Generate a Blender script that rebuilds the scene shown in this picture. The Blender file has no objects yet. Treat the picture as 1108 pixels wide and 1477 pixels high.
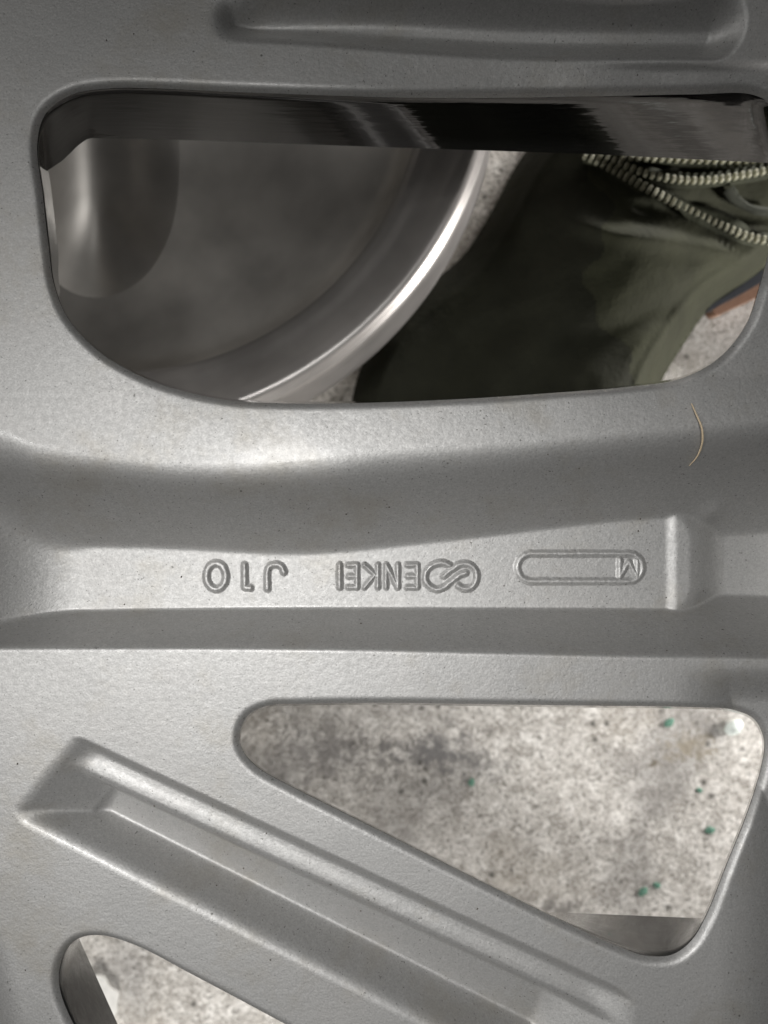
import bpy, bmesh, math, random
import numpy as np
from mathutils import Vector

random.seed(7); rng = np.random.default_rng(7)
S = 0.000135            # metres per reference unit (one unit = one photo pixel at the wheel's back face)
CX, CY, D = 554.0, 738.5, 1108.0
FLOOR = -0.105

sc = bpy.context.scene
# ------------------------------------------------------------------ camera, world, light, exposure
cam_d = bpy.data.cameras.new('camera'); cam = bpy.data.objects.new('camera', cam_d)
sc.collection.objects.link(cam); sc.camera = cam
cam.location = (0, 0, D*S)
cam_d.sensor_fit = 'HORIZONTAL'; cam_d.sensor_width = 36; cam_d.lens = 36
cam_d.clip_start = 0.002; cam_d.clip_end = 50
cam_d.dof.use_dof = True; cam_d.dof.focus_distance = (D+70)*S; cam_d.dof.aperture_fstop = 16

w = bpy.data.worlds.new('World'); sc.world = w; w.use_nodes = True
bg = w.node_tree.nodes['Background']; bg.inputs[0].default_value = (1.0, 0.99, 0.98, 1); bg.inputs[1].default_value = 0.03

def lamp(name, loc, target, size, power, col=(1, 1, 1)):
    d = bpy.data.lights.new(name, 'AREA'); d.shape = 'RECTANGLE'; d.size, d.size_y = size; d.energy = power; d.color = col
    o = bpy.data.objects.new(name, d); sc.collection.objects.link(o); o.location = loc
    o.rotation_euler = (Vector(target)-Vector(loc)).to_track_quat('-Z', 'Y').to_euler()
    return o
lamp('side_lamp', (-0.34, 0.16, 0.20), (-0.02, 0.0, 0), (0.16, 0.16), 0.2, (1.0, 0.99, 0.97))
lamp('ceiling_lamp', (-0.10, 0.02, 0.80), (0, 0, 0), (0.5, 0.4), 0.9, (1.0, 1.0, 0.98))
def spot(name, loc, target, power, angle):
    d = bpy.data.lights.new(name, 'SPOT'); d.energy = power; d.spot_size = math.radians(angle); d.spot_blend = 1.0; d.shadow_soft_size = 0.06; d.color = (1.0, 0.99, 0.975)
    o = bpy.data.objects.new(name, d); sc.collection.objects.link(o); o.location = loc
    o.rotation_euler = (Vector(target)-Vector(loc)).to_track_quat('-Z', 'Y').to_euler()
spot('overhead_pool_spot', (-0.10, 0.03, 0.60), (-0.005, -0.060, 0), 8.2, 28)  # added unseen spot; its soft pool leaves the upper right dark
spot('left_raking_spot', (-0.33, -0.03, 0.48), (0.0, -0.06, 0), 4.8, 29)  # added unseen spot with a soft pool, raking the lettering from the left
lamp('floor_work_lamp', (0.30, -0.03, -0.040), (0.05, -0.02, -0.105), (0.06, 0.04), 1.3, (1.0, 0.97, 0.94))
lamp('far_work_lamp', (0.22, 0.33, -0.032), (0.0, 0.07, -0.105), (0.06, 0.04), 2.0, (1.0, 0.97, 0.94))
lamp('near_fill_lamp', (-0.08, -0.34, -0.045), (-0.02, 0.04, -0.105), (0.05, 0.03), 0.9, (1.0, 0.98, 0.95))  # unseen low lamp added to brighten the floor between rim and bag
sc.view_settings.view_transform = 'Standard'; sc.view_settings.look = 'None'
sc.view_settings.exposure = 0; sc.view_settings.gamma = 1

# ------------------------------------------------------------------ helpers
def W(X, Y, z):          # plane units -> metres
    return ((X-CX)*S, -(Y-CY)*S, z*S)
def P(px, py, zm):       # a sight line at photo position px,py, at real height zm (metres)
    k = (D*S - zm)/(D*S)
    return ((px-CX)*S*k, -(py-CY)*S*k, zm)
def kz(z): return (D - z)/D
def plane(px, py, z):    # photo position of a point at height z (units) -> plane units
    k = kz(z); return CX+(px-CX)*k, CY+(py-CY)*k

def link(name, me, mat, parent=None, smooth=True):
    o = bpy.data.objects.new(name, me); sc.collection.objects.link(o)
    if mat is not None and not me.materials: me.materials.append(mat)
    if smooth: me.polygons.foreach_set('use_smooth', [True]*len(me.polygons))
    if parent: o.parent = parent
    return o
def mesh(name, v, f):
    me = bpy.data.meshes.new(name); me.from_pydata([tuple(map(float, p)) for p in v], [], f if isinstance(f, list) else f.tolist()); me.update(); return me
def thing(name, label, cat, loc=(0, 0, 0), group=None):
    o = bpy.data.objects.new(name, None); sc.collection.objects.link(o); o.location = loc
    o.empty_display_size = 0.01
    return tag(o, label, cat, group)
def tag(o, label, cat, group=None):
    o['label'] = label; o['category'] = cat
    if group: o['group'] = group
    return o
def spline(pts, closed=True, n=8):
    p = np.array(pts, float); N = len(p); out = []
    for i in range(N if closed else N-1):
        if closed: a, b, c, d = p[i-1], p[i], p[(i+1) % N], p[(i+2) % N]
        else: a, b, c, d = p[max(i-1, 0)], p[i], p[i+1], p[min(i+2, N-1)]
        # centripetal Catmull-Rom
        if np.allclose(a, b): a = 2*b-c
        if np.allclose(c, d): d = 2*c-b
        t0 = 0; t1 = t0+max(np.linalg.norm(b-a), 1e-6)**.5; t2 = t1+max(np.linalg.norm(c-b), 1e-6)**.5; t3 = t2+max(np.linalg.norm(d-c), 1e-6)**.5
        for t in np.linspace(t1, t2, n, endpoint=False):
            A1 = (t1-t)/(t1-t0)*a+(t-t0)/(t1-t0)*b; A2 = (t2-t)/(t2-t1)*b+(t-t1)/(t2-t1)*c; A3 = (t3-t)/(t3-t2)*c+(t-t2)/(t3-t2)*d
            B1 = (t2-t)/(t2-t0)*A1+(t-t0)/(t2-t0)*A2; B2 = (t3-t)/(t3-t1)*A2+(t-t1)/(t3-t1)*A3
            out.append((t2-t)/(t2-t1)*B1+(t-t1)/(t2-t1)*B2)
    if not closed: out.append(p[-1])
    return np.array(out)
def curve_fn(pts):       # smooth y(x) through points
    q = spline(pts, False, 12)
    return lambda x: np.interp(x, q[:, 0], q[:, 1])
def seg_dist(X, Y, a, b):
    dx, dy = b[0]-a[0], b[1]-a[1]; L = dx*dx+dy*dy+1e-12
    t = np.clip(((X-a[0])*dx+(Y-a[1])*dy)/L, 0, 1)
    qx, qy = a[0]+t*dx, a[1]+t*dy
    return (X-qx)**2+(Y-qy)**2, qx, qy
def poly_sdf(X, Y, poly):   # >0 outside; also nearest point
    best = np.full(X.shape, 1e18); nx = np.zeros(X.shape); ny = np.zeros(X.shape); ins = np.zeros(X.shape, bool)
    n = len(poly)
    for i in range(n):
        a, b = poly[i], poly[(i+1) % n]
        d2, qx, qy = seg_dist(X, Y, a, b)
        m = d2 < best; best = np.where(m, d2, best); nx = np.where(m, qx, nx); ny = np.where(m, qy, ny)
        if a[1] != b[1]:
            c = ((a[1] > Y) != (b[1] > Y)) & (X < (b[0]-a[0])*(Y-a[1])/(b[1]-a[1])+a[0]); ins ^= c
    d = np.sqrt(best); return np.where(ins, -d, d), nx, ny
def line_dist(X, Y, pts):
    best = np.full(X.shape, 1e18)
    for a, b in zip(pts[:-1], pts[1:]): best = np.minimum(best, seg_dist(X, Y, a, b)[0])
    return np.sqrt(best)
def sstep(t): t = np.clip(t, 0, 1); return t*t*(3-2*t)
def smax(a, b, k):
    h = np.clip(.5+.5*(a-b)/k, 0, 1); return b+(a-b)*h+k*h*(1-h)
def smin(a, b, k): return -smax(-a, -b, k)
def vnoise(X, Y, sc_, seed):    # cheap smooth value noise
    r = np.random.default_rng(seed); T = r.random((64, 64)); x = X/sc_; y = Y/sc_
    xi = np.floor(x).astype(int); yi = np.floor(y).astype(int); fx = sstep(x-xi); fy = sstep(y-yi)
    g = lambda i, j: T[i % 64, j % 64]
    return (g(xi, yi)*(1-fx)+g(xi+1, yi)*fx)*(1-fy)+(g(xi, yi+1)*(1-fx)+g(xi+1, yi+1)*fx)*fy - .5

# ------------------------------------------------------------------ materials
class NT:
    def __init__(s, name):
        s.m = bpy.data.materials.new(name); s.m.use_nodes = True; s.t = s.m.node_tree; s.b = s.t.nodes['Principled BSDF']
        s.co = s.n('ShaderNodeTexCoord').outputs['Object']
    def n(s, k, **kw):
        x = s.t.nodes.new(k)
        for a, v in kw.items(): setattr(x, a, v)
        return x
    def l(s, a, b): s.t.links.new(a, b)
    def noise(s, scale, detail=3, rough=.55, co=None, stretch=None):
        x = s.n('ShaderNodeTexNoise'); x.inputs['Scale'].default_value = scale; x.inputs['Detail'].default_value = detail; x.inputs['Roughness'].default_value = rough
        c = co or s.co
        if stretch:
            mp = s.n('ShaderNodeMapping'); mp.inputs['Scale'].default_value = stretch; s.l(c, mp.inputs[0]); c = mp.outputs[0]
        s.l(c, x.inputs['Vector']); return x.outputs['Fac']
    def ramp(s, fac, stops):
        r = s.n('ShaderNodeValToRGB'); e = r.color_ramp.elements
        while len(e) < len(stops): e.new(.5)
        for q, (p, c) in zip(e, stops):
            q.position = p; q.color = (c, c, c, 1) if isinstance(c, (int, float)) else (*c, 1)
        s.l(fac, r.inputs[0]); return r.outputs[0]
    def mix(s, f, a, b, mode='MIX'):
        m = s.n('ShaderNodeMix', data_type='RGBA', blend_type=mode)
        for i, v in ((0, f), (6, a), (7, b)):
            if isinstance(v, (int, float)): m.inputs[i].default_value = v if i == 0 else (v, v, v, 1)
            elif isinstance(v, tuple): m.inputs[i].default_value = (*v, 1)
            else: s.l(v, m.inputs[i])
        return m.outputs[2]
    def bump(s, h, dist, strength=1.0, prev=None):
        b = s.n('ShaderNodeBump'); b.inputs['Distance'].default_value = dist; b.inputs['Strength'].default_value = strength
        s.l(h, b.inputs['Height'])
        if prev is not None: s.l(prev, b.inputs['Normal'])
        s.l(b.outputs[0], s.b.inputs['Normal']); return b.outputs[0]
    def set(s, **kw):
        for k, v in kw.items():
            i = s.b.inputs[k.replace('_', ' ')]
            if isinstance(v, tuple): i.default_value = (*v, 1)
            elif isinstance(v, (int, float)): i.default_value = v
            else: s.l(v, i)
        return s.m

def silver_paint():
    t = NT('silver_wheel_paint')
    fine = t.noise(2600, 2, .6); mid = t.noise(900, 3, .6); big = t.noise(60, 4, .6)
    c = t.ramp(fine, [(.30, (.365, .362, .355)), (.5, (.435, .431, .423)), (.72, (.505, .50, .49))])
    c = t.mix(t.ramp(mid, [(.38, .0), (.62, .28)]), c, (.345, .342, .335))
    c = t.mix(t.ramp(big, [(.45, .0), (.75, .30)]), c, (.44, .425, .41))
    dirt = t.noise(38, 5, .7); c = t.mix(t.ramp(dirt, [(.52, 0.), (.74, .55)]), c, (.33, .30, .245))
    spk = t.noise(1900, 1, .5); c = t.mix(t.ramp(spk, [(.70, 0.), (.76, .75)]), c, (.13, .13, .12))
    v = t.n('ShaderNodeTexVoronoi'); v.inputs['Scale'].default_value = 420; t.l(t.co, v.inputs['Vector'])
    sp = t.ramp(v.outputs['Distance'], [(.05, .8), (.13, 0.)])
    gate = t.ramp(t.noise(300, 1), [(.62, 0.), (.70, 1.)])
    f = t.n('ShaderNodeMath', operation='MULTIPLY'); t.l(sp, f.inputs[0]); t.l(gate, f.inputs[1])
    c = t.mix(f.outputs[0], c, (.07, .07, .06))
    n = t.bump(fine, .00005, .55); n = t.bump(mid, .00010, .55, n)
    r = t.ramp(mid, [(.3, .49), (.7, .56)])
    return t.set(Base_Color=c, Metallic=.62, Roughness=r, Coat_Weight=.16, Coat_Roughness=.14)
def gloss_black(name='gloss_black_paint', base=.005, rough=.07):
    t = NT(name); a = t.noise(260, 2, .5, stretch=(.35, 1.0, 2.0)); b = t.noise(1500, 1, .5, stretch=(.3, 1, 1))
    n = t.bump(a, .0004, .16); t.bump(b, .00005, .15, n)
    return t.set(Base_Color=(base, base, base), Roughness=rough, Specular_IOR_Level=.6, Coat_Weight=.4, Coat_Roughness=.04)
def polished(name, base, rough, metal=1.0):
    t = NT(name); a = t.noise(90, 3, .5); t.bump(a, .0006, .05)
    c = t.mix(t.ramp(t.noise(45, 3), [(.35, 0.), (.7, 1.)]), base, tuple(x*.7 for x in base))
    return t.set(Base_Color=c, Metallic=metal, Roughness=rough)
def concrete():
    t = NT('speckled_concrete')
    big = t.noise(22, 4, .6); mid = t.noise(110, 4, .65); fine = t.noise(750, 3, .7); vf = t.noise(2200, 2, .6)
    stain = t.noise(26, 3, .5); fl = t.noise(1300, 2, .6); wide = t.noise(300, 3, .65)
    c = t.ramp(mid, [(.32, (.40, .375, .345)), (.5, (.55, .525, .49)), (.68, (.68, .655, .62))])
    c = t.mix(t.ramp(wide, [(.38, .55), (.54, 0.)]), c, (.27, .25, .225))
    c = t.mix(t.ramp(wide, [(.54, 0.), (.68, .6)]), c, (.80, .775, .74))
    c = t.mix(t.ramp(fine, [(.36, .75), (.48, 0.)]), c, (.16, .15, .13))
    c = t.mix(t.ramp(fl, [(.32, .8), (.42, 0.)]), c, (.11, .105, .09))
    c = t.mix(t.ramp(fl, [(.58, 0.), (.70, .7)]), c, (.86, .84, .81))
    c = t.mix(t.ramp(big, [(.52, 0.), (.70, .35)]), c, (.30, .255, .19))
    c = t.mix(t.ramp(stain, [(.34, .5), (.47, 0.)]), c, (.17, .162, .155))
    for (sx, sy), (rx, ry), col, k_ in (((620, 1085), (150, 58), (.15, .145, .143), .9), ((690, 1105), (95, 40), (.15, .145, .14), .6), ((995, 1075), (75, 45), (.26, .228, .175), .8), ((945, 1103), (16, 14), (.14, .12, .09), .8), ((800, 1310), (110, 26), (.17, .16, .15), .8), ((470, 1090), (150, 85), (.20, .19, .185), .6)):  # upper grey blobs paint a soft shadow in the opening; brown ones are stains
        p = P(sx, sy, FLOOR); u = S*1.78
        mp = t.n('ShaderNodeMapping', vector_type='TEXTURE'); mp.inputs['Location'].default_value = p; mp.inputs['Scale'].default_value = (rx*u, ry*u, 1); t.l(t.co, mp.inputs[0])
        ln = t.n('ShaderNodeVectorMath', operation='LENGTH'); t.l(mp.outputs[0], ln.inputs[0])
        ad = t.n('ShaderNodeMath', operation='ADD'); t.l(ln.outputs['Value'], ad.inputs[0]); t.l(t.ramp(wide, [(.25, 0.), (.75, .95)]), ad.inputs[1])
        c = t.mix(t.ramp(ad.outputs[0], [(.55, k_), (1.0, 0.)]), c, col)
    v = t.n('ShaderNodeTexVoronoi'); v.inputs['Scale'].default_value = 210; t.l(t.co, v.inputs['Vector'])
    g = t.n('ShaderNodeMath', operation='MULTIPLY'); t.l(t.ramp(v.outputs['Distance'], [(.12, .9), (.30, 0.)]), g.inputs[0]); t.l(t.ramp(t.noise(120, 1), [(.56, 0.), (.62, 1.)]), g.inputs[1])
    c = t.mix(g.outputs[0], c, (.085, .08, .07))
    n = t.bump(fine, .0006, .6); t.bump(mid, .0012, .4, n)
    return t.set(Base_Color=c, Roughness=.85, Specular_IOR_Level=.25)
def cloth(name, col, scale=900):
    t = NT(name); a = t.noise(scale, 2, .5); b = t.noise(60, 3, .6)
    c = t.mix(t.ramp(b, [(.3, 0.), (.7, 1.)]), tuple(x*.75 for x in col), tuple(x*1.2 for x in col))
    n = t.bump(a, .0003, .6); t.bump(b, .003, .35, n)
    return t.set(Base_Color=c, Roughness=.85, Specular_IOR_Level=.15)
def plain(name, col, rough=.5, metal=0., var=400):
    t = NT(name); a = t.noise(var, 2); t.bump(a, .0002, .4)
    c = t.mix(a, tuple(x*.8 for x in col), tuple(min(1, x*1.2) for x in col))
    return t.set(Base_Color=c, Roughness=rough, Metallic=metal)

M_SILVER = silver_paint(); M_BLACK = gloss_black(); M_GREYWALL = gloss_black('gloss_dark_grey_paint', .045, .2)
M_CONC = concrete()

# ------------------------------------------------------------------ openings in the wheel (back-face outline, plane units)
UP = spline([(52, 205), (64, 162), (100, 135), (160, 125), (240, 126), (330, 130), (440, 134), (560, 138), (700, 139), (850, 137), (1000, 134), (1085, 134), (1112, 148), (1135, 200),
             (1130, 300), (1112, 360), (1098, 412), (1078, 468), (1040, 515), (985, 545), (900, 558), (800, 566), (700, 573), (600, 578), (500, 581), (400, 581),
             (330, 577), (262, 563), (200, 541), (140, 505), (96, 457), (76, 408), (68, 350), (60, 280)])
TRI = spline([(345, 1062), (356, 1034), (385, 1019), (440, 1016), (550, 1015), (700, 1017), (850, 1019), (1000, 1021), (1060, 1025), (1092, 1040), (1105, 1070), (1100, 1110),
              (1080, 1175), (1050, 1250), (1022, 1320), (1000, 1358), (972, 1379), (935, 1381), (900, 1370), (800, 1325), (650, 1251), (500, 1176), (420, 1136), (372, 1109), (350, 1085)])
LOW = spline([(84, 1425), (88, 1385), (108, 1358), (140, 1351), (190, 1364), (280, 1410), (400, 1474), (520, 1540), (560, 1580), (540, 1610), (400, 1612), (220, 1608), (160, 1560), (110, 1490)])
HOLES = [UP, TRI, LOW]

# ------------------------------------------------------------------ height of the casting's back face
fU = curve_fn([(-200, 555), (0, 616), (50, 636), (152, 652), (253, 664), (354, 667), (455, 660), (560, 645), (700, 636), (851, 622), (1002, 607), (1108, 596), (1300, 570)])
HP = 116.0
_f = [plane(x, y, -HP) for x, y in [(-160, 800), (0, 790), (110, 786), (200, 787), (300, 791), (400, 796), (480, 794), (600, 782), (700, 771), (800, 759), (870, 751), (960, 744), (1108, 730), (1200, 722)]]
_g = [plane(x, y, -HP) for x, y in [(-160, 890), (0, 887), (110, 882), (300, 879), (600, 878), (985, 880), (1200, 884)]]
fF = curve_fn(_f); fG = curve_fn(_g)
fL = curve_fn([(-200, 938), (0, 938), (100, 938), (300, 938), (500, 940), (700, 945), (900, 950), (1108, 953), (1300, 956)])
def ramp_soft(t, a):      # 0 for t<0, quadratic start, then straight, 1 at t=1
    t = np.maximum(t, 0); n = 1-a/2
    return np.where(t < a, t*t/(2*a), t-a/2)/n
def half(X, Y, a, b):     # signed distance to line a->b, positive to its right in image coords (y down)
    dx, dy = b[0]-a[0], b[1]-a[1]; L = math.hypot(dx, dy)
    return (-(X-a[0])*dy+(Y-a[1])*dx)/L
def height(X, Y, dhole=None):
    X = np.asarray(X, float); Y = np.asarray(Y, float)
    z = np.zeros(X.shape)
    # crown along the lower side of the upper opening
    c = np.clip((660-Y)/85, 0, 1.4)*sstep((Y-400)/120)*sstep((X-60)/240)
    z = z-3.5*c*c
    # long pocket in the main spoke
    yU, yF, yG, yL = fU(X), fF(X), fG(X), fL(X)
    tU = (Y-yU)/(yF-yU); tL = (yL-Y)/(yL-yG)
    floor = -HP+np.where(X < 90, .0026*np.minimum(90-X, 190)**2, 0)
    qx = np.maximum(0, X-(1040-40)); qy = np.maximum(0, 40-(Y-yF-2))
    floor = floor+176*sstep((X-1195)/62)
    r = np.hypot(qx, np.maximum(qy, np.maximum(0, 40-(yG-Y-2))))-40
    floor = floor+3.8*sstep((X-1001)/20)-np.where(qx > 0, 48*sstep(r/78+.02), 0)
    wu = -HP*ramp_soft(tU, .42); wl = -HP*ramp_soft(tL, .22)
    inside = (tU > 0) & (tL > 0)
    pk = np.maximum(wu, wl)
    pk = smax(pk, floor, 7)
    pk = np.where(X < 90, smax(np.maximum(wu, wl), floor, 7+np.minimum(90-X, 160)*.25), pk)
    z = np.where(inside, np.minimum(z, z*np.exp(-np.maximum(0, tU)*6)+np.minimum(pk, 0)), z)
    # slanted pocket in the lower spoke
    d1 = half(X, Y, (100, 1060), (770, 1372)); d2 = half(X, Y, (600, 1479), (100, 1226))
    d3 = half(X, Y, (20, 1160), (100, 1062)); d4 = half(X, Y, (925, 1400), (915, 1520))
    dc = half(X, Y, (150, 1175), (700, 1440)); zf = -52-np.clip(dc, -80, 100)*.21
    e1 = np.interp(d1, [-40, -3, 1, 5, 9, 14, 22, 32, 40, 46, 51, 56, 62, 300], [30, 0, -4, -10, -14, -16, -15.5, -13.5, -13, -15, -20, -29, -46, -700])
    e2 = -72*ramp_soft(d2/56, .6)-np.maximum(d2-56, 0)*1.4+np.maximum(-d2, 0)*.4
    e3 = -42*ramp_soft(d3/88, .22)-np.maximum(d3-92, 0)*.6+np.maximum(-d3, 0)*.4
    e4 = -42*ramp_soft(d4/110, .3)-np.maximum(d4-120, 0)*.5+np.maximum(-d4, 0)*.4
    e1 = e1+.0*d1
    zz = smax(smax(smax(smax(e1, e3, 8), e2, 10), e4, 12), zf, 12)
    z = z+np.minimum(zz, 0)
    # shallow groove in the upper spoke
    g = np.minimum.reduce([line_dist(X, Y, [(335, 20), (1040, 22)])])
    rad = 50-8*sstep((600-X)/300)
    gt = np.clip((rad-g)/46, 0, 1)*sstep((X-250)/130)
    z = z-36*sstep(gt)
    # outer flank of the upper spoke falls towards its side face at the right
    z = z-sstep((X-400)/420)*.31*np.clip(Y+40, 0, 175)*sstep((420-Y)/200)
    fl = sstep((X-820)/160)*sstep((Y-66)/14)*sstep((180-Y)/30)
    z = z-6*fl
    # towards the hub the back face rolls down
    rr = np.maximum(0, X-1035+np.maximum(0, (1200-Y))*.35)
    z = z-np.where(Y > 960, .0025*np.minimum(rr, 95)**2*sstep((Y-960)/60), 0)
    ll = np.maximum(0, 42-X+(Y-1480)*.25)
    z = z-np.where(Y > 1300, .006*np.minimum(ll, 60)**2*sstep((Y-1300)/90), 0)
    z = z+11*np.exp(-((X-1078)**2+(Y-738)**2)/380.)
    # cast unevenness
    z = z+vnoise(X, Y, 60, 3)*.6+vnoise(X, Y, 19, 4)*.15
    if dhole is not None:
        R = 11.0; q = np.clip((R-dhole)/R, 0, 1)
        z = z-8*q*q
    return z
def hole_dist(X, Y):
    d = np.full(X.shape, 1e9); nx = np.zeros(X.shape); ny = np.zeros(X.shape)
    for h in HOLES:
        a, b = h.min(0)-40, h.max(0)+40
        m = (X > a[0]) & (X < b[0]) & (Y > a[1]) & (Y < b[1])
        dd, qx, qy = poly_sdf(X[m], Y[m], h)
        cur = d[m]; bt = dd < cur
        d[m] = np.where(bt, dd, cur); nx[m] = np.where(bt, qx, nx[m]); ny[m] = np.where(bt, qy, ny[m])
    return d, nx, ny

IMG = list(HOLES)
HOLES = []
for h in IMG:
    q = h.copy()
    for _ in range(3):
        z = height(q[:, 0], q[:, 1])-4; q = np.stack(plane(h[:, 0], h[:, 1], z), 1)
    HOLES.append(q)
UP, TRI, LOW = HOLES
wheel = thing('alloy_wheel', 'silver painted back of a cast alloy wheel with three openings between its spokes', 'wheel')
def build_casting():
    st = 2.6; x0, x1, y0, y1 = -150, 1260, -150, 1660
    xs = np.arange(x0, x1+st, st); ys = np.arange(y0, y1+st, st); nx_, ny_ = len(xs), len(ys)
    X, Y = np.meshgrid(xs, ys)
    d, qx, qy = hole_dist(X, Y)
    neg = d < 0
    allin = neg[:-1, :-1] & neg[1:, :-1] & neg[:-1, 1:] & neg[1:, 1:]
    snap = (neg | (d < .3*st)) & (d > -2*st)
    X = np.where(snap, qx, X); Y = np.where(snap, qy, Y); d = np.where(snap, 0, d)
    Z = height(X, Y, np.maximum(d, 0))
    idx = np.arange(nx_*ny_).reshape(ny_, nx_)
    keep = ~allin & ~(snap[:-1, :-1] & snap[1:, :-1] & snap[:-1, 1:] & snap[1:, 1:])
    a, b, c, e = idx[:-1, :-1][keep], idx[1:, :-1][keep], idx[1:, 1:][keep], idx[:-1, 1:][keep]
    F = np.stack([a, b, c, e], 1)
    used = np.unique(F); remap = -np.ones(nx_*ny_, int); remap[used] = np.arange(len(used)); F = remap[F]
    V = np.stack([(X.ravel()[used]-CX)*S, -(Y.ravel()[used]-CY)*S, Z.ravel()[used]*S], 1)
    # outer flanks of the piece
    ring = np.concatenate([idx[0, :], idx[1:, -1], idx[-1, -2::-1], idx[-2:0:-1, 0]]); ring = remap[ring]
    lo = V[ring].copy(); lo[:, 2] = -230*S; base = len(V); V = np.vstack([V, lo]); n = len(ring)
    i = np.arange(n); j = (i+1) % n
    F = np.vstack([F, np.stack([ring[i], ring[j], base+j, base+i], 1)])
    me = bpy.data.meshes.new('spoke_casting'); me.vertices.add(len(V)); me.vertices.foreach_set('co', V.ravel())
    me.loops.add(F.size); me.loops.foreach_set('vertex_index', F.ravel().astype(np.int32))
    me.polygons.add(len(F)); me.polygons.foreach_set('loop_start', (np.arange(len(F))*4).astype(np.int32))
    me.update(calc_edges=True); me.validate()
    return link('spoke_casting', me, M_SILVER, wheel)
casting = build_casting()

# ------------------------------------------------------------------ painted side faces of the openings
def resample(q, n):
    q = np.vstack([q, q[:1]]); s = np.r_[0, np.cumsum(np.linalg.norm(np.diff(q, axis=0), axis=1))]
    t = np.linspace(0, s[-1], n, endpoint=False); return np.stack([np.interp(t, s, q[:, 0]), np.interp(t, s, q[:, 1])], 1)
def side_wall(name, top, depth, low_fn, mat, rows=8, z_top=True):
    q = resample(top, 420); n = len(q)
    d, _, _ = hole_dist(q[:, 0].copy(), q[:, 1].copy())
    z0 = height(q[:, 0], q[:, 1], np.zeros(n))+.4
    tan = np.roll(q, -1, 0)-np.roll(q, 1, 0); nrm = np.stack([tan[:, 1], -tan[:, 0]], 1); nrm /= np.linalg.norm(nrm, axis=1)[:, None]
    cen = q.mean(0)
    ar = .5*np.sum(q[:, 0]*np.roll(q[:, 1], -1)-np.roll(q[:, 0], -1)*q[:, 1])
    if ar < 0: nrm = -nrm     # outward (into the metal)
    t0 = q+nrm*.15
    t1 = q+nrm*4; z1 = height(t1[:, 0], t1[:, 1], np.full(n, 4.))-1.2; z0 = z0-1.6
    ki = 1/kz(z0); qi = np.stack([CX+(q[:, 0]-CX)*ki, CY+(q[:, 1]-CY)*ki], 1)
    low = np.array([low_fn(x, y, nx, ny) for (x, y), (nx, ny) in zip(qi, nrm)])   # photo position of the lower edge
    k = kz(-depth); lowp = np.array([[CX+(x-CX)*k, CY+(y-CY)*k] for x, y in low])
    V = [W(t1[i, 0], t1[i, 1], z1[i]) for i in range(n)]
    for r in range(rows+1):
        t = r/rows; e = t
        for i in range(n):
            x, y = t0[i]*(1-e)+lowp[i]*e
            V.append(W(x, y, z0[i]*(1-t)-depth*t))
    F = [[r*n+i, r*n+(i+1) % n, (r+1)*n+(i+1) % n, (r+1)*n+i] for r in range(rows+1) for i in range(n)]
    return link(name, mesh(name, V, F), mat, wheel)
_ub = np.array([(0, 282), (60, 243), (128, 199), (200, 200), (300, 203), (550, 212), (700, 217), (850, 222), (1108, 235), (1200, 240)], float)
upb = lambda x: np.interp(x, _ub[:, 0], _ub[:, 1])
def up_low(x, y, nx, ny):
    top = sstep((-ny-.15)/.5)*sstep((400-y)/150); left = sstep((-nx-.2)/.5)
    bx, by = x-nx*1+12*left*sstep((470-y)/120), y+2*sstep((430-y)/60)
    ty = float(upb(x)); 
    if y < 260: by = max(ty, y) if y < ty else y
    by = by-3*sstep((y-440)/60)
    return bx, by
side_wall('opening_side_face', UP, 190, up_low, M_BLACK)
def tri_low(x, y, nx, ny):
    by = y; bx = x
    if y > 1320: by = min(y, 1322+(x-900)*.04) if nx < .6 or True else y
    return bx+(2 if nx < 0 else -3)*abs(nx), by - (2 if ny > .3 else -3 if ny < -.3 else 0)
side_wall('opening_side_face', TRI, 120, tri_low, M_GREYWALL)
def low_low(x, y, nx, ny):
    if nx < .1 and y > 1352: return max(x, 116+(y-1358)*.45), y
    return x, y
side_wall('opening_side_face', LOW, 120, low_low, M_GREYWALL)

# ------------------------------------------------------------------ raised cast marks on the pocket floor
def relief(name, sdf, box, hgt, soft, label=None, step=.8, zref=-HP):
    xs = np.arange(box[0], box[2], step); ys = np.arange(box[1], box[3], step)
    PX, PY = np.meshgrid(xs, ys); k = kz(zref); X = CX+(PX-CX)*k; Y = CY+(PY-CY)*k
    d = sdf(PX, PY)+vnoise(PX, PY, 5, hash(name+str(box[0])) % 97)*.9
    h = hgt*sstep((1.4-d)/(soft+1.4))
    Z = height(X, Y)+h*(1+.12*vnoise(PX, PY, 3.5, 5))-np.where(d > 1.4, np.minimum(d-1.4, 2)*.8+.05, 0)
    keepv = d < 2.9
    kc = keepv[:-1, :-1] & keepv[1:, :-1] & keepv[:-1, 1:] & keepv[1:, 1:]
    idx = np.arange(X.size).reshape(X.shape)
    F = np.stack([idx[:-1, :-1][kc], idx[1:, :-1][kc], idx[1:, 1:][kc], idx[:-1, 1:][kc]], 1)
    used = np.unique(F); rm = -np.ones(X.size, int); rm[used] = np.arange(len(used)); F = rm[F]
    V = np.stack([(X.ravel()[used]-CX)*S, -(Y.ravel()[used]-CY)*S, Z.ravel()[used]*S], 1)
    o = link(name, mesh(name, V, F), M_SILVER, casting)
    if label: o['label'] = label
    return o
def strokes(*lines, r=4.6):
    return lambda x, y: np.minimum.reduce([line_dist(x, y, l) for l in lines])-r
def letter(ch, lines, r, hgt=4.1, soft=5.2):
    a = np.array([p for l in lines for p in l]); b = (*(a.min(0)-r-4), *(a.max(0)+r+4))
    return relief('cast_letter', strokes(*lines, r=r), b, hgt, soft, 'raised cast character %s' % ch)
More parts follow.
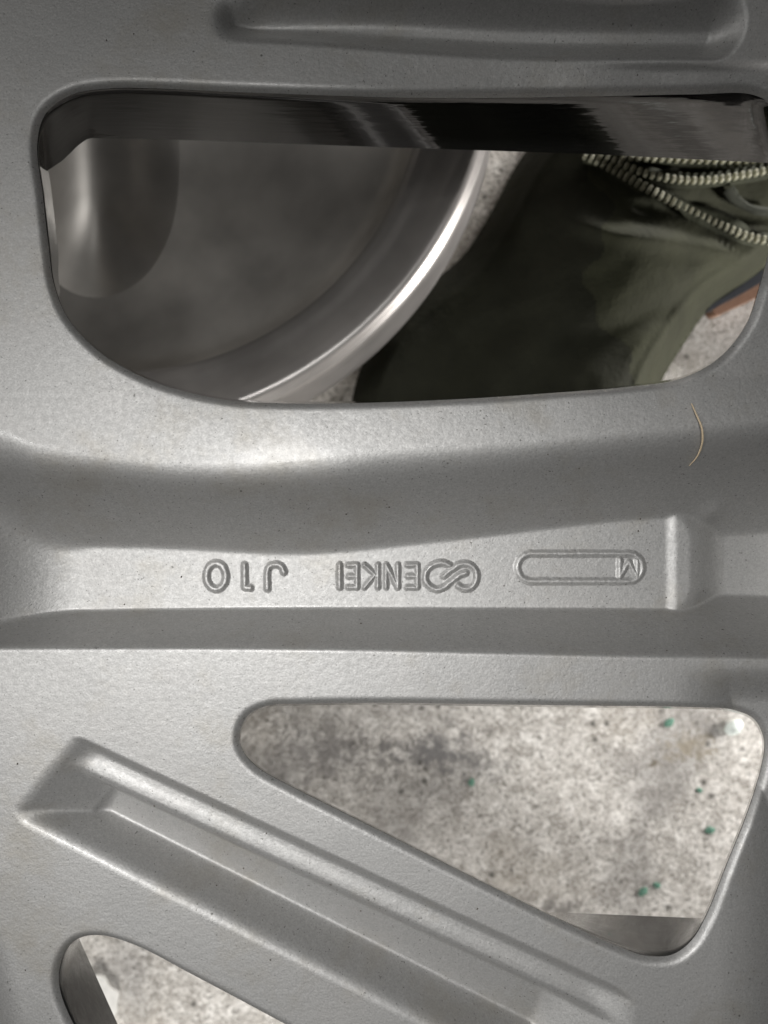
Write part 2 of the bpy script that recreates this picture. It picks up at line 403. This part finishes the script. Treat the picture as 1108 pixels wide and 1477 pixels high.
el = [(312+14*math.cos(t), 831+18.5*math.sin(t)) for t in np.linspace(0, 2*math.pi, 40)]
letter('0', [el], 5.8)
letter('1', [[(353, 815), (353.5, 847), (361, 848)]], 5.4)
letter('J', [list(map(tuple, spline([(386, 849), (386, 824), (389, 817), (397, 814), (406, 817), (410, 825)], False, 6)))], 5.4)
# upside-down capitals, as the wheel lies
letter('I', [[(490, 815), (490, 847)]], 5.2)
letter('E', [[(515, 815), (515, 847)], [(515, 815), (502, 815)], [(515, 831), (503, 831)], [(515, 847), (502, 847)]], 4.5, soft=4.8)
letter('K', [[(545, 815), (545, 847)], [(543, 831), (526, 815)], [(541, 829), (526, 847)]], 4.5, soft=4.8)
letter('N', [[(574, 815), (574, 847)], [(557, 815), (557, 847)], [(574, 847), (557, 815)]], 4.5, soft=4.8)
letter('E', [[(602, 815), (602, 847)], [(602, 815), (587, 815)], [(602, 831), (588, 831)], [(602, 847), (587, 847)]], 4.5, soft=4.8)
sA = spline([(649, 816), (640, 812), (629, 813), (617, 821), (613, 832), (617, 843), (629, 850), (640, 847), (652, 838), (664, 829), (672, 826)], False, 6)
sB = spline([(630, 836), (628, 829), (634, 823)], False, 4)
sC = spline([(640, 831), (652, 821), (664, 814), (676, 814), (686, 823), (687, 836), (680, 847), (669, 849), (661, 845)], False, 6)
relief('cast_emblem', strokes(list(map(tuple, sA)), list(map(tuple, sC)), r=5.4), (600, 800, 700, 864), 4.4, 5.2, 'raised interlocked loop emblem')
def pill(x, y, x0=742, x1=931, y0=794, y1=843):
    r = (y1-y0)/2; cy = (y0+y1)/2; dx = np.maximum(np.abs(x-(x0+x1)/2)-((x1-x0)/2-r), 0)
    return np.hypot(dx, y-cy)-r
relief('size_plate_border', lambda x, y: np.abs(pill(x, y)+4.5)-5.4, (732, 784, 942, 853), 3.0, 5.2, 'raised rounded border of the size plate')
letter('M', [[(894, 807), (894, 832)], [(919, 808), (919, 832)], [(894, 831), (906.5, 811), (919, 831)]], 4.8, hgt=3.4, soft=4.4)

# ------------------------------------------------------------------ ground
def ground():
    n = 2; r = 3.0
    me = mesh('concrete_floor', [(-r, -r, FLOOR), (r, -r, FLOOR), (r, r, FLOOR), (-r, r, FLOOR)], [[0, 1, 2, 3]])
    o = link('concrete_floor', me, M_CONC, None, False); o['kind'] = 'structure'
ground()

# ------------------------------------------------------------------ polished rim lying behind the upper opening
ZR = -0.052
def lathe(name, prof, cx, cy, mat, parent, n=160, a0=0, a1=2*math.pi):
    full = abs(a1-a0-2*math.pi) < 1e-6; m = n if full else n+1; V = []
    for r, z in prof:
        for i in range(m):
            a = a0+(a1-a0)*i/n; V.append((cx+r*math.cos(a), cy+r*math.sin(a), z))
    F = [[j*m+i, j*m+(i+1) % m, (j+1)*m+(i+1) % m, (j+1)*m+i] for j in range(len(prof)-1) for i in range(m if full else n)]
    return link(name, mesh(name, V, F), mat, parent)
kR = (D*S-ZR)/(D*S); U = S*kR
rc = P(144, 49, ZR)
rim = thing('polished_rim', 'blurred polished metal wheel rim behind the upper opening, beside the olive bag', 'wheel', (0, 0, 0))
M_LIP = polished('polished_lip_metal', (.42, .40, .385), .42, .8); M_BARREL = polished('satin_barrel_metal', (.62, .59, .55), .36, .72)
lip = [((470+(r-398)*.91)*U, ZR+z) for r, z in spline([(398, -.0165), (408, -.0105), (425, -.0078), (447, -.0062), (470, -.0034), (488, -.0008), (503, .0004), (515, -.001), (526, -.006), (531, -.02)], False, 6)]
lathe('rim_lip', lip, rc[0], rc[1], M_LIP, rim)
ob = [(r*U, z) for r, z in [(591, ZR-.0195), (570, ZR-.023), (520, ZR-.029), (460, ZR-.037), (395, FLOOR+.003), (385, FLOOR+.0006)]]
lathe('rim_outer_wall', ob, rc[0], rc[1], M_BARREL, rim)
bar = [(r*U, ZR+z) for r, z in spline([(470.3, -.0162), (461, -.022), (444, -.027), (400, -.032), (330, -.0375), (230, -.041), (120, -.042), (2, -.042)], False, 5)]
lathe('rim_barrel', bar, rc[0], rc[1], M_BARREL, rim)
def reflection_hump():      # added hump in the barrel, standing in for a soft reflected band
    px, py = np.meshgrid(np.arange(-40, 330, 5.), np.arange(-20, 560, 6.))
    xc = 132+(py-200)*.03; u = np.clip((px-xc)/150, -1, 1)
    prof = np.clip(1-u*u, 0, 1)**3*(1-sstep((py-300-(px-60)*-.25)/260))
    z = ZR-.0424+.013*prof
    V = [P(a, b, c) for a, b, c in zip(px.ravel(), py.ravel(), z.ravel())]
    i = np.arange(px.size).reshape(px.shape)
    F = np.stack([i[:-1, :-1].ravel(), i[1:, :-1].ravel(), i[1:, 1:].ravel(), i[:-1, 1:].ravel()], 1)
    return link('reflection_hump', mesh('reflection_hump', V, F), M_BARREL, rim)
reflection_hump()

# ------------------------------------------------------------------ olive fabric bag with open zips
bag = thing('fabric_bag', 'olive green fabric bag with open zips, lying on the concrete behind the upper opening', 'bag')
ZB = -0.066
BAGO = spline([(505, 600), (528, 512), (560, 458), (610, 415), (665, 372), (712, 300), (742, 243), (775, 195), (850, 90), (1000, 40), (1250, 40), (1330, 200), (1260, 330),
               (1130, 372), (1085, 405), (1022, 448), (990, 492), (956, 548), (935, 610), (860, 690), (640, 700), (520, 670)])
M_OLIVE = cloth('olive_fabric', (.027, .028, .0165)); M_SHADED = cloth('shaded_olive_fabric', (.0165, .017, .0108))  # second cloth is a darker copy that paints in the bag's shaded left side
def bag_h(PX, PY, d):
    t = np.clip(-d/62, 0, 1); h = np.sqrt(np.maximum(0, 1-(1-t)**2))
    h = h*(.42+.58*sstep((PX-640+(PY-400)*.25)/280))
    h = h*(1-.5*sstep((PX-900)/330))
    f = vnoise(PX+PY*.6, PY-PX*.5, 95, 11)*.009+vnoise(PX*.5+PY, PX*.35-PY*.3, 38, 12)*.0022
    f = f+.0035*np.exp(-((PY-(330+(PX-900)*.30+12*np.sin(PX/60)))/16)**2)*sstep((PX-800)/80)
    f = f-.004*np.exp(-((PY-(300+(PX-950)*.10))/14)**2)*sstep((PX-880)/60)
    f = f-.0045*np.exp(-((PY-(470-(PX-900)*.42))/30)**2)*sstep((PX-760)/80)
    f = f+.002*np.exp(-((d+34)/5.)**2)
    return (FLOOR+.0008)+(ZB-FLOOR)*h+f*h
st = 4.0
gx, gy = np.meshgrid(np.arange(480, 1350, st), np.arange(20, 720, st))
gd, gqx, gqy = poly_sdf(gx, gy, BAGO)
neg = gd > 0; sn = neg | (gd > -.3*st); sn &= gd < 2*st
gx = np.where(sn, gqx, gx); gy = np.where(sn, gqy, gy); gd = np.where(sn, 0, gd)
gz = bag_h(gx, gy, gd); kk = (D*S-ZB)/(D*S)
allo = neg[:-1, :-1] & neg[1:, :-1] & neg[:-1, 1:] & neg[1:, 1:]
idx = np.arange(gx.size).reshape(gx.shape)
def bag_part(name, mask, mat):
    k = ~allo & mask[:-1, :-1]
    F = np.stack([idx[:-1, :-1][k], idx[1:, :-1][k], idx[1:, 1:][k], idx[:-1, 1:][k]], 1)
    used = np.unique(F); rm = -np.ones(gx.size, int); rm[used] = np.arange(len(used)); F = rm[F]
    V = np.array([P(x, y, z) for x, y, z in zip(gx.ravel()[used], gy.ravel()[used], gz.ravel()[used])])
    return link(name, mesh(name, V, F), mat, bag)
shade_side = gx < 840+(gy-225)*.16+26*np.sin(gy/38)+9*np.sin(gy/11)
bag_part('olive_panel', ~shade_side, M_OLIVE)
o = bag_part('shaded_panel', shade_side, M_SHADED); o['label'] = 'left side of the bag, its shade painted in as near black fabric'
def on_bag(px, py, up=0):
    a = np.array([[px]], float); b = np.array([[py]], float); d = poly_sdf(a, b, BAGO)[0]
    return Vector(P(px, py, float(bag_h(a, b, d)[0, 0])+up))
def strip(name, pts, wid, th, mat, parent, up=.001):
    q = spline(pts, False, 8); V = []; n = len(q)
    for i, (x, y) in enumerate(q):
        t = q[min(i+1, n-1)]-q[max(i-1, 0)]; t = t/np.linalg.norm(t); nn = np.array([-t[1], t[0]])*wid/2
        a, b = on_bag(x-nn[0], y-nn[1], up), on_bag(x+nn[0], y+nn[1], up); z = max(a.z, b.z, on_bag(x, y, up).z)
        m = on_bag(x, y, up)
        V += [(a.x, a.y, z-th), (a.x, a.y, z), (m.x, m.y, z+th*.4), (b.x, b.y, z), (b.x, b.y, z-th)]
    F = [[i*5+j, i*5+j+1, i*5+5+j+1, i*5+5+j] for i in range(n-1) for j in range(4)]
    return link(name, mesh(name, V, F), mat, parent)
M_TAPE = cloth('zip_tape', (.03, .032, .02)); M_TOOTH = plain('zip_tooth_resin', (.27, .265, .19), .5, .1)
bm = bmesh.new(); bmesh.ops.create_cube(bm, size=1); bmesh.ops.bevel(bm, geom=bm.edges[:], offset=.18, segments=1, affect='EDGES')
tooth_me = bpy.data.meshes.new('zipper_tooth'); bm.to_mesh(tooth_me); bm.free(); tooth_me.materials.append(M_TOOTH)
def zipper(pts, pitch, size):
    tp = strip('zipper', pts, 22, .0009, M_TAPE, bag, .0016)
    q = spline(pts, False, 20); s = np.r_[0, np.cumsum(np.linalg.norm(np.diff(q, axis=0), axis=1))]
    for d in np.arange(0, s[-1], pitch):
        x, y = np.interp(d, s, q[:, 0]), np.interp(d, s, q[:, 1]); x2, y2 = np.interp(d+2, s, q[:, 0]), np.interp(d+2, s, q[:, 1])
        a = math.atan2(-(y2-y), x2-x) if d+2 < s[-1] else a
        o = bpy.data.objects.new('zipper_tooth', tooth_me); sc.collection.objects.link(o); o.parent = tp
        o.location = on_bag(x, y, .0034); o.rotation_euler = (0, 0, a)
        u = S*kk; o.scale = (pitch*.62*u, size*u, .0022)
zipper([(845, 224), (885, 244), (940, 275), (1000, 306), (1050, 330), (1085, 343), (1150, 352)], 9.5, 11)
zipper([(868, 222), (900, 238), (940, 252), (985, 260), (1030, 259), (1075, 252), (1150, 238)], 10, 9)
zipper([(900, 226), (960, 229), (1020, 231), (1080, 231), (1150, 227)], 11, 8)
M_PULL = cloth('grey_green_cord', (.03, .032, .024))
strip('zipper_pull', [(1052, 272), (1064, 290), (1082, 303), (1112, 308)], 17, .0012, M_PULL, bag, .003)

# brown sandal-like strap end beside the bag
M_TAN = plain('tan_leather', (.17, .09, .055), .6); M_NAVY = plain('dark_leather', (.03, .032, .038), .5)
def flat_piece(name, poly, z0, th, mat, label=None, cat=None, parent=None):
    q = spline(poly, True, 6); bm = bmesh.new(); vs = [bm.verts.new(P(x, y, z0)) for x, y in q]; f = bm.faces.new(vs)
    ex = bmesh.ops.extrude_face_region(bm, geom=[f])
    for g in ex['geom']:
        if isinstance(g, bmesh.types.BMVert): g.co.z += th
    bmesh.ops.recalc_face_normals(bm, faces=bm.faces)
    me = bpy.data.meshes.new(name); bm.to_mesh(me); bm.free(); o = link(name, me, mat, parent, False)
    if label: tag(o, label, cat)
    return o
strap = thing('leather_strap', 'tan and dark leather strap end poking out under the olive bag', 'strap')
flat_piece('tan_side', [(1018, 452), (1040, 440), (1080, 418), (1140, 380), (1150, 392), (1094, 428), (1050, 449), (1022, 460)], FLOOR+.001, .006, M_TAN, parent=strap)
flat_piece('dark_side', [(1018, 446), (1045, 428), (1085, 400), (1140, 360), (1144, 376), (1084, 416), (1040, 440), (1018, 451)], FLOOR+.0071, .003, M_NAVY, parent=strap)

# ------------------------------------------------------------------ chips, stone, hair
def stone(name, px, py, r, mat, label, cat, group=None, sq=(1, 1, .6), seed=0):
    rr = random.Random(seed); u = S*(D*S-FLOOR)/(D*S)
    bm = bmesh.new(); bmesh.ops.create_icosphere(bm, subdivisions=2, radius=1)
    for v in bm.verts:
        n = v.co.copy(); v.co = Vector((n.x*sq[0], n.y*sq[1], n.z*sq[2]))*(1+rr.uniform(-.22, .22))
    for v in bm.verts: v.co *= r*u
    me = bpy.data.meshes.new(name); bm.to_mesh(me); bm.free()
    o = link(name, me, mat, None, False); p = P(px, py, FLOOR); o.location = (p[0], p[1], FLOOR+r*u*sq[2]*.6); o.rotation_euler = (0, 0, rr.uniform(0, 6))
    return tag(o, label, cat, group)
M_WHITE = plain('white_stone', (.72, .78, .74), .5); M_GREEN = plain('green_paint_flake', (.085, .185, .135), .85)
stone('stone_chip', 1056, 1048, 12, M_WHITE, 'small white stone chip on the concrete in the corner of the triangular opening', 'stone', sq=(1.1, .8, .7), seed=3)
for i, (x, y, r, lab) in enumerate([
    (927, 1286, 8, 'larger green flake low on the concrete in the triangular opening'),
    (948, 1277, 6, 'smaller green flake just right of the larger low one'),
    (1024, 1197, 7, 'pale green flake near the right edge of the triangular opening'),
    (965, 1042, 8, 'green flake under the top edge of the triangular opening'),
    (680, 1128, 6, 'lone green flake in the middle of the concrete, on the painted grey shadow'),
    (1009, 1140, 5, 'tiny green flake below the brown stain on the concrete')]):
    stone('paint_flake', x, y, r, M_GREEN, lab, 'paint flake', 'green paint flakes on the concrete', (1, .7, .25), 20+i)
M_PLATE = plain('white_paint_chip', (.62, .61, .58), .8, 0., 500)
flat_piece('paint_chip', [(138, 1405), (152, 1408), (158, 1420), (172, 1430), (170, 1444), (168, 1462), (150, 1455), (138, 1440)], FLOOR+.0003, .0012, M_PLATE, 'white chip with ragged edge on the concrete in the lower left opening', 'chip')
# hair on the spoke
hp = spline([(998, 582), (1003, 598), (1010, 618), (1014, 640), (1013, 658), (1008, 670)], False, 8)
hv = []
for i, (x, y) in enumerate(hp):
    z = float(height(np.array([x]), np.array([y]))[0])+2.2+6*math.sin(i/len(hp)*3.1); rr = 1.6*(.5+.5*math.sin(.3+i/len(hp)*2.6))
    for j in range(6): hv.append(W(x+rr*math.cos(j*math.pi/3), y, z+rr*math.sin(j*math.pi/3)))
hair = link('hair', mesh('hair', hv, [[i*6+j, i*6+(j+1) % 6, i*6+6+(j+1) % 6, i*6+6+j] for i in range(len(hp)-1) for j in range(6)]), plain('straw_hair', (.62, .50, .34), .5))
tag(hair, 'short curved straw coloured hair lying on the spoke right of the pocket', 'hair')

# loose dirt on the wheel's back face
dv, df = [], []
for _ in range(70):
    x, y = rng.uniform(20, 1090), rng.uniform(10, 1460)
    d = hole_dist(np.array([x]), np.array([y]))[0][0]
    if d < 14: continue
    r = rng.uniform(.7, 1.9); z = float(height(np.array([x]), np.array([y]), np.array([d]))[0]); b0 = len(dv)
    for k in range(5): dv.append(W(x+r*rng.uniform(.7, 1.4)*math.cos(k*1.2566), y+r*rng.uniform(.7, 1.4)*math.sin(k*1.2566), z+.1))
    dv.append(W(x, y, z+r*.9))
    df += [[b0+k, b0+(k+1) % 5, b0+5] for k in range(5)]
dust = link('dirt_specks', mesh('dirt_specks', dv, df), plain('dark_dirt', (.10, .09, .075), .9), None, False)
dust['kind'] = 'stuff'; dust['label'] = 'tiny dark dirt specks scattered over the silver wheel'; dust['category'] = 'dirt'
